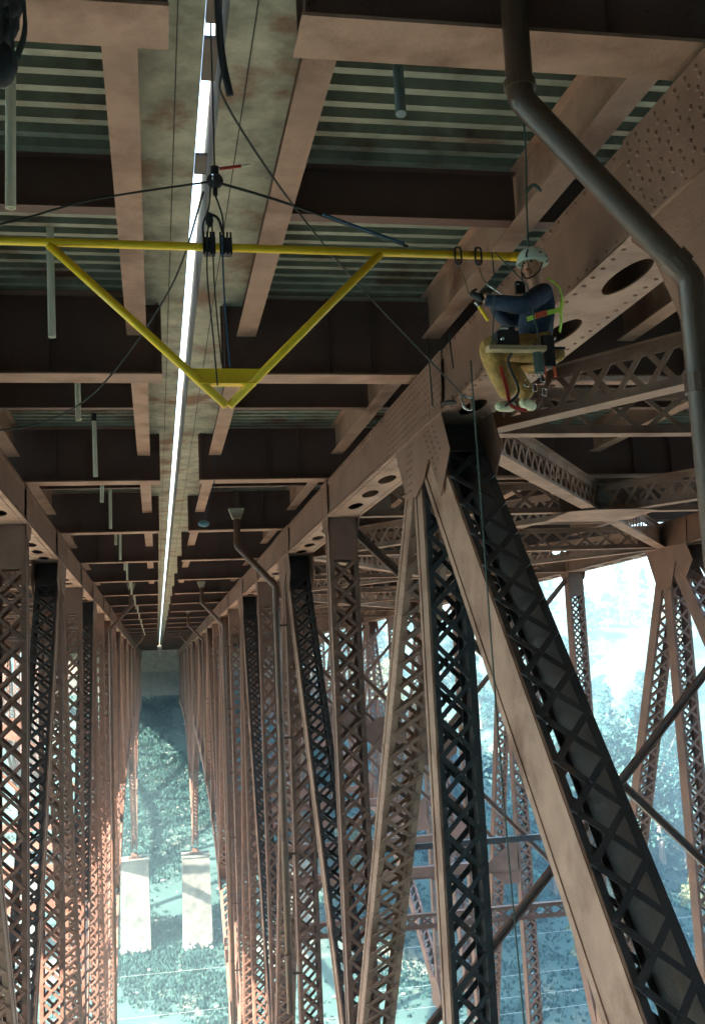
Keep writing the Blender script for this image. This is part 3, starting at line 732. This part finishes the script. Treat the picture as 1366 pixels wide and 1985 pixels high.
# face
m = MB(); c = V(HD)
m.ball(c+FW*.062+V((0, 0, -.005)), .012, 8, 6, (1, 1, 1.6)); m.ball(c+FW*.05+V((0, 0, -.055)), .020, 8, 6)
m.build('nose_and_chin', 'skin', body, smooth=True)
m = MB()
for s in (-1, 1): m.ball(c+FW*.055+RT*s*.026+V((0, 0, .016)), .008, 8, 6)
m.build('eyes', 'black', body)
MB().ball(c+FW*.060+V((0, 0, -.034)), .016, 8, 6, (1, 1, .3)).build('mouth', 'red', body)
m = MB()
for s in (-1, 1): m.ball(c+RT*s*.064+V((0, 0, -.005)), .014, 8, 6, (.6, .6, 1.4))
m.build('ears', 'skin', body)
HC = V(HD)+V((.012, .008, .036))
m = MB(); k = 0
n_, mm = 18, 9
for i in range(mm+1):
    th = (math.pi*.56)*i/mm
    for j in range(n_):
        ph = 2*math.pi*j/n_; rr = .098*math.sin(th); v = HC+V((rr*math.cos(ph), rr*math.sin(ph), .092*math.cos(th)))
        if i == mm: v += FW*.012*max(0, (V((math.cos(ph), math.sin(ph), 0))).dot(FW))
        m.v.append(v)
for i in range(mm):
    for j in range(n_): m.f.append((i*n_+j, i*n_+(j+1) % n_, (i+1)*n_+(j+1) % n_, (i+1)*n_+j))
Hm = m.build('helmet', 'helmet', P, smooth=True); sm = Hm.modifiers.new('thick', 'SOLIDIFY'); sm.thickness = .005
m = MB(); 
for dv in ((.2, -.95, .3), (.65, -.7, .15), (.75, -.6, -.12)):
    q = V(dv).normalized(); m.ball(HC+V((q.x*.096, q.y*.096, q.z*.09)), .011, 8, 5)
m.build('vent', 'black', Hm)
q = MB().tube([HC+V((-.05, -.07, .055)), HC+V((-.065, -.075, .03)), HC+V((-.07, -.078, 0))], .006, 6); q.build('lamp_clip', 'black', Hm)
MB().tube(curve_pts([HC+RT*-.07+V((0, 0, -.02)), c+RT*-.062+FW*.02+V((0, 0, -.05)), c+FW*.035+V((0, 0, -.085)), c+RT*.062+V((0, 0, -.05)), HC+RT*.075], 5), .005, 5).build('chin_strap', 'black', P)
def band(name, pts, wd, m_, label=None, t=.006):
    P_ = curve_pts(pts, 6); mb = MB(); c0 = V((2.47, 6.31, 2.2))
    for a, b in zip(P_, P_[1:]):
        up = (a-c0); up.normalize(); mb.beam(a-(b-a)*.15, b+(b-a)*.15, wd, t, up)
    return mb.build(name, m_, P)
band('vest_band', [(2.50, 6.145, 2.40), (2.575, 6.145, 2.34), (2.605, 6.17, 2.26), (2.575, 6.14, 2.18)], .03, 'lime')
band('vest_band', [(2.60, 6.17, 2.24), (2.57, 6.14, 2.185), (2.50, 6.12, 2.16), (2.42, 6.12, 2.135), (2.35, 6.15, 2.12)], .03, 'lime')
band('vest_patch', [(2.47, 6.112, 2.152), (2.43, 6.112, 2.14), (2.395, 6.122, 2.13)], .036, 'orange')
band('vest_band', [(2.585, 6.16, 2.18), (2.59, 6.18, 2.12), (2.575, 6.18, 2.05)], .026, 'lime')
band('belt', [(2.33, 6.25, 1.99), (2.40, 6.20, 1.985), (2.48, 6.20, 1.98), (2.55, 6.26, 1.98)], .035, 'black')
band('leg_strap', [(2.32, 6.28, 2.08), (2.29, 6.2, 2.02), (2.26, 6.16, 1.97)], .016, 'red')
m = MB()
for x, z in ((2.44, 1.99), (2.50, 1.98), (2.36, 1.975), (2.54, 2.01)): m.ball((x, 6.185, z), .011, 8, 5)
m.build('buckle', 'metal', P)
SBd = thing('bosun_seat', 'pale wooden seat board crossing the worker\'s thighs', 'seat', (2.23, 6.06, 1.88))
MB().box((2.03, 5.98, 1.868), (2.40, 6.055, 1.896)).build('board', 'wood', SBd)
for x, n_ in ((2.06, 0), (2.37, 1)):
    MB().tube([(x, 6.01, 1.9), (x+.05*(1-2*n_), 6.03, 2.3), (2.2+.02*n_, 6.3, 2.62)], .0045, 6).build('suspension_cord', 'rope2', SBd)
def bits(name, lab, cat, loc, parts, group=None):
    T = thing(name, lab, cat, loc, group)
    for nm, mb, m_ in parts: mb.build(nm, m_, T, smooth=False)
    return T
bits('tool_pouch', 'dark camera pouch on the worker\'s lap above the seat board', 'pouch', (2.17, 6.05, 1.9), [('body', MB().box((2.10, 6.02, 1.90), (2.24, 6.09, 2.0)).box((2.13, 6.03, 2.0), (2.22, 6.08, 2.03)), 'black'), ('buckle', MB().ball((2.13, 6.015, 1.945), .014, 8, 6), 'metal'), ('clip', MB().box((2.12, 6.01, 2.008), (2.17, 6.02, 2.016)), 'pvc')])
bits('tool_holster', 'black holster with orange tool handles at the worker\'s hip', 'holster', (2.47, 6.1, 1.74), [('body', MB().box((2.43, 6.10, 1.80), (2.50, 6.16, 2.0)), 'black'), ('tool_handle', MB().tube([(2.435, 6.12, 1.81), (2.428, 6.12, 1.735)], .010, 8), 'orange'), ('tool_handle', MB().tube([(2.495, 6.12, 1.81), (2.50, 6.12, 1.735)], .010, 8), 'orange')])
bits('tool_pouch', 'tan leather pouch behind the worker\'s hip', 'pouch', (2.55, 6.2, 1.86), [('body', MB().ball((2.55, 6.18, 1.90), .05, 12, 8, (1, .7, .95)), 'trouser'), ('flap', MB().box((2.51, 6.145, 1.925), (2.59, 6.2, 1.94)), 'black')])
bits('water_bottle', 'pale green flask hanging below the seat board', 'bottle', (2.36, 6.05, 1.86), [('neck', MB().tube([(2.36, 6.05, 1.93), (2.36, 6.05, 1.90)], .016, 10), 'metal'), ('body', MB().tube([(2.36, 6.05, 1.90), (2.37, 6.05, 1.74)], [.03, .032], 12), 'rope2')])
cb = MB(); rs = random.Random(5)
for k in range(9):
    x, z = 2.30+rs.uniform(-.02, .10), 1.86-k*.03
    cb.tube(curve_pts([(x-.012, 6.06, z+.02), (x-.014, 6.06, z-.02), (x+.012, 6.06, z-.02), (x+.012, 6.06, z+.02), (x-.012, 6.06, z+.02)], 4), .0035, 5)
solo(cb, 'carabiner_rack', 'metal', (2.32, 6.06, 1.6), 'cluster of silver carabiners hanging beside the worker\'s shins', 'carabiners')
rope([(2.19, 6.03, 1.86), (2.17, 6.05, 1.80), (2.22, 6.04, 1.62), (2.12, 6.02, 1.52)], .009, 'black', 'black lanyard running from seat board down past the worker\'s knee', 'lanyard', 'lanyard')
fs = MB()
for a, b in zip(*[iter(curve_pts([(2.13, 6.055, 1.77), (2.16, 6.06, 1.64), (2.17, 6.05, 1.535), (2.22, 6.06, 1.515), (2.27, 6.08, 1.51)], 4))]*1, ) if False else []: pass
cp = curve_pts([(2.12, 6.055, 1.78), (2.15, 6.06, 1.65), (2.165, 6.05, 1.54), (2.22, 6.06, 1.515), (2.28, 6.09, 1.51)], 5)
for a, b in zip(cp, cp[1:]): fs.beam(a, b+(b-a)*.1, .022, .005, (0, -1, 0))
solo(fs, 'foot_strap', 'red', (2.2, 6.05, 1.51), 'red webbing foot loop around the worker\'s pale shoes', 'strap')
bits('hammer', 'short yellow handled tool hanging from the worker\'s front hand', 'tool', (2.06, 6.15, 2.1), [('handle', MB().tube([(2.035, 6.14, 2.195), (2.085, 6.13, 2.10)], .011, 8), 'yellow'), ('head', MB().tube([(2.01, 6.14, 2.225), (2.04, 6.14, 2.19)], .009, 8), 'metal')])
for i, (x, lab) in enumerate(((2.02, 'silver pulley clamp hooked on the yellow beam, left of the pair by the worker\'s hand'), (2.16, 'silver pulley clamp hooked on the yellow beam, nearest the worker\'s helmet'))):
    bits('beam_clamp', lab, 'clamp', (x, 6.5, 2.6), [('loop', MB().tube(curve_pts([(x-.018, 6.465, 2.71), (x-.02, 6.465, 2.62), (x, 6.465, 2.60), (x+.02, 6.465, 2.62), (x+.018, 6.465, 2.715), (x-.018, 6.465, 2.715)], 4), .007, 6), 'black'), ('sheave', MB().tube([(x-.005, 6.45, 2.62), (x-.005, 6.48, 2.62)], .016, 12), 'metal')], 'clamps on the yellow beam')
    rope([(x, 6.46, 2.58), (x+.02, 6.4, 2.45), (x+.005+.1*i, 6.3, 2.33)], .005, 'metal', ('left' if not i else 'right')+' steel wire loop from the beam clamp to the worker\'s hands', 'wire_loop', 'wire')
bits('walkie_talkie', 'small black radio clipped at the worker\'s chest', 'radio', (2.30, 6.2, 2.3), [('body', MB().box((2.30, 6.17, 2.30), (2.36, 6.2, 2.38)), 'black'), ('antenna', MB().tube([(2.35, 6.18, 2.38), (2.345, 6.18, 2.47)], .004, 6), 'black'), ('knob', MB().ball((2.315, 6.165, 2.36), .007, 6, 5), 'metal')])
# splashed rope on the chord joint: oval black bucket rim
BK = thing('black_cap', 'dark open handhole rim on top of the big diagonal beneath the worker', 'cover', (2.85, 9.6, 2.4))
MB().tube([(2.76, 9.4, 2.415), (2.76, 9.4, 2.4)], .07, 14).build('rim', 'black', BK)

# ---------------------------------------------------------------- trees, poles, wires
def tree_meshes(kind, seed):
    r = random.Random(seed); H = 9 if kind != 'pine' else 12; cr = MB(); tk = MB()
    tk.tube([(0, 0, -1), (.1, 0, H*.4), (r.uniform(-.3, .3), r.uniform(-.3, .3), H*.92)], [.22, .15, .03], 7)
    cl = []
    for k in range(70 if kind != 'pine' else 90):
        if kind == 'pine':
            t = r.random()**.8; z = H*(.12+.88*t); R = (1-t)*2.4+.15; a = r.uniform(0, 6.28); q = R*math.sqrt(r.uniform(.2, 1)); c = V((q*math.cos(a), q*math.sin(a), z-q*.15)); s = .5+.45*(1-t)
        else:
            a = r.uniform(0, 6.28); t = r.random(); z = H*(.3+.68*t); R = 3.0*math.sin(math.pi*min(1, t*.8+.2))**.7+.3
            q = R*math.sqrt(r.random()); c = V((q*math.cos(a), q*math.sin(a), z)); s = r.uniform(.5, .95)
        cl.append((c, s))
    for k in range(0, len(cl), 5):
        c = cl[k][0]; tk.tube([(0, 0, max(1, c.z*.6)), c], [.06, .015], 4)
    for c, s in cl:
        for _ in range(34):
            d = V((r.gauss(0, 1), r.gauss(0, 1), r.gauss(0, .7)))*s*.5; p = c+d; e = r.uniform(.12, .25)
            u = V((r.uniform(-1, 1), r.uniform(-1, 1), r.uniform(-1, 1))).normalized(); v = u.orthogonal().normalized()
            cr.add([p-u*e, p+v*e*.6, p+u*e, p-v*e*.6], [(0, 1, 2, 3)])
    return cr, tk
kinds = {}
for nm, kd, lf in (('dark_pine', 'pine', 'leafA'), ('oak', 'oak', 'leafA'), ('pale_oak', 'oak', 'leafB'), ('dark_pine2', 'pine', 'leafA'), ('pale_bush', 'oak', 'leafB')):
    a, b = tree_meshes(kd, len(kinds)+11); kinds[nm] = (a.mesh('crown', lf), b.mesh('trunk', 'bark'))
rs = random.Random(21)
spots = [  # X, Y, kind, scale, label
 (33, 98, 'oak', 1.25, 'full teal-green tree right of the white lattice post'), (38, 103, 'dark_pine', 1.1, 'dark conifer beside the far right gusset leg'),
 (29, 107, 'oak', 1.0, 'rounded tree behind the distant white lattice post'), (44, 112, 'pale_oak', 1.1, 'pale yellow-green tree at the right edge of the picture'),
 (36, 87, 'pale_oak', .9, 'pale sunlit tree low at right between steel legs'), (41, 94, 'pale_oak', .85, 'pale feathery tree at the lower right edge'),
 (24, 116, 'dark_pine2', .9, 'slim conifer seen right of the near lattice post'), (19, 120, 'oak', .8, 'small tree seen between near post and tan diagonal'),
 (48, 123, 'dark_pine', 1.2, 'conifer standing alone on the skyline at far right'), (31, 125, 'pale_oak', 1.0, 'hazy pale tree on the skyline in the bright opening')]
spots += [(46, 104, 'oak', 1.9, 'big rounded teal tree filling the gap beside the far right gusset leg'), (53, 110, 'oak', 1.8, 'big leafy tree behind the far right gusset legs'), (42, 113, 'dark_pine', 1.5, 'tall conifer rising just left of the big teal tree'), (58, 104, 'pale_oak', 1.5, 'large pale sunlit tree low at the right edge'), (37, 106, 'oak', 1.6, 'leafy tree just right of the big dark diagonal')]
for i in range(120):
    x = rs.uniform(14, 85) if i % 4 else rs.uniform(-80, -15); y = rs.uniform(94, 175)
    spots.append((x, y, rs.choice(list(kinds)), rs.uniform(.5, 1.1), None))
names = {'dark_pine': 'dark conifer', 'dark_pine2': 'ragged conifer', 'oak': 'broad green tree', 'pale_oak': 'pale dry tree', 'pale_bush': 'pale scrubby tree'}
for i, (x, y, kd, s, lab) in enumerate(spots):
    if lab is None:
        lab = f'{names[kd]} on the {"right" if x > 0 else "left"} hillside, glimpsed through the bridge steelwork'
        grp = f'{names[kd]}s on the {"right" if x > 0 else "left"} hillside'
    else: grp = 'trees on the right hillside'
    if kd == 'pale_bush': s *= .5
    T = thing('pine_tree' if 'pine' in kd else 'leafy_tree', lab, 'tree', (x, y, ground(x, y)-.1), grp)
    T.scale = (s, s, s*rs.uniform(.9, 1.15)); T.rotation_euler = (0, 0, rs.uniform(0, 6))
    for nm, me in zip(('crown', 'trunk'), kinds[kd]):
        o = bpy.data.objects.new(nm, me); COL.objects.link(o); o.parent = T
# ground cover: tufts and brush
gc = MB(); rs = random.Random(4)
for i in range(52000):
    x = rs.uniform(-14, 60) if i % 4 else rs.uniform(-4.5, 6); y = 80+68*rs.random()
    if noise.noise(V((x*.12, y*.12, 2))) < -.25+rs.uniform(-.2, .4): continue
    z = ground(x, y); e = rs.uniform(.10, .30)
    for _ in range(3):
        a = rs.uniform(0, 6.28); d = V((math.cos(a), math.sin(a), 0)); p = V((x, y, z))+d*rs.uniform(0, .3)
        gc.add([p-d.cross(V((0, 0, 1)))*e*.5, p+d.cross(V((0, 0, 1)))*e*.5, p+V((d.x*.3*e, d.y*.3*e, e*1.3))], [(0, 1, 2)])
o = gc.build('brush', 'leafA'); o['kind'] = 'stuff'; o['label'] = 'low brush covering the hillside'
rk = MB()
for i in range(420):
    x = rs.uniform(-4, 7) if i % 2 else rs.uniform(7, 50); y = rs.uniform(84, 145); s = rs.uniform(.06, .22)
    rk.ball((x, y, ground(x, y)+s*.2), s, 6, 4, (rs.uniform(.8, 1.6), 1, .6))
o = rk.build('rocks', 'rock'); o['kind'] = 'stuff'; o['label'] = 'grey rocks scattered on the slope'
for i, (z0, z1, y) in enumerate(((-25.8, -25.1, 86), (-26.8, -26.1, 84), (-23.8, -23.2, 90), (-27.6, -27.0, 83))):
    pts = [(-50+k*10, y, z0+(z1-z0)*(k/12)+.5*((k-6)/6)**2) for k in range(13)]
    solo(MB().tube(pts, .014, 5), 'power_line', 'wire', (0, y, z0), f'{["second", "third", "highest", "lowest"][i]} of the thin pale wires strung across the slope below the white piers', 'wire')

# ---------------------------------------------------------------- canyon haze
hz = MB().box((-600, -500, -42), (600, 900, 80))
hm = bpy.data.materials.new('canyon_air'); hm.use_nodes = True; t = hm.node_tree; t.nodes.clear()
pv = t.nodes.new('ShaderNodeVolumePrincipled'); mo = t.nodes.new('ShaderNodeOutputMaterial')
pv.inputs['Color'].default_value = (.56, .85, .90, 1); pv.inputs['Density'].default_value = .0031; pv.inputs['Anisotropy'].default_value = .2
t.links.new(pv.outputs[0], mo.inputs['Volume'])
o = hz.build('haze', hm); o['kind'] = 'stuff'; o['label'] = 'pale blue canyon air thickening towards the far slope'
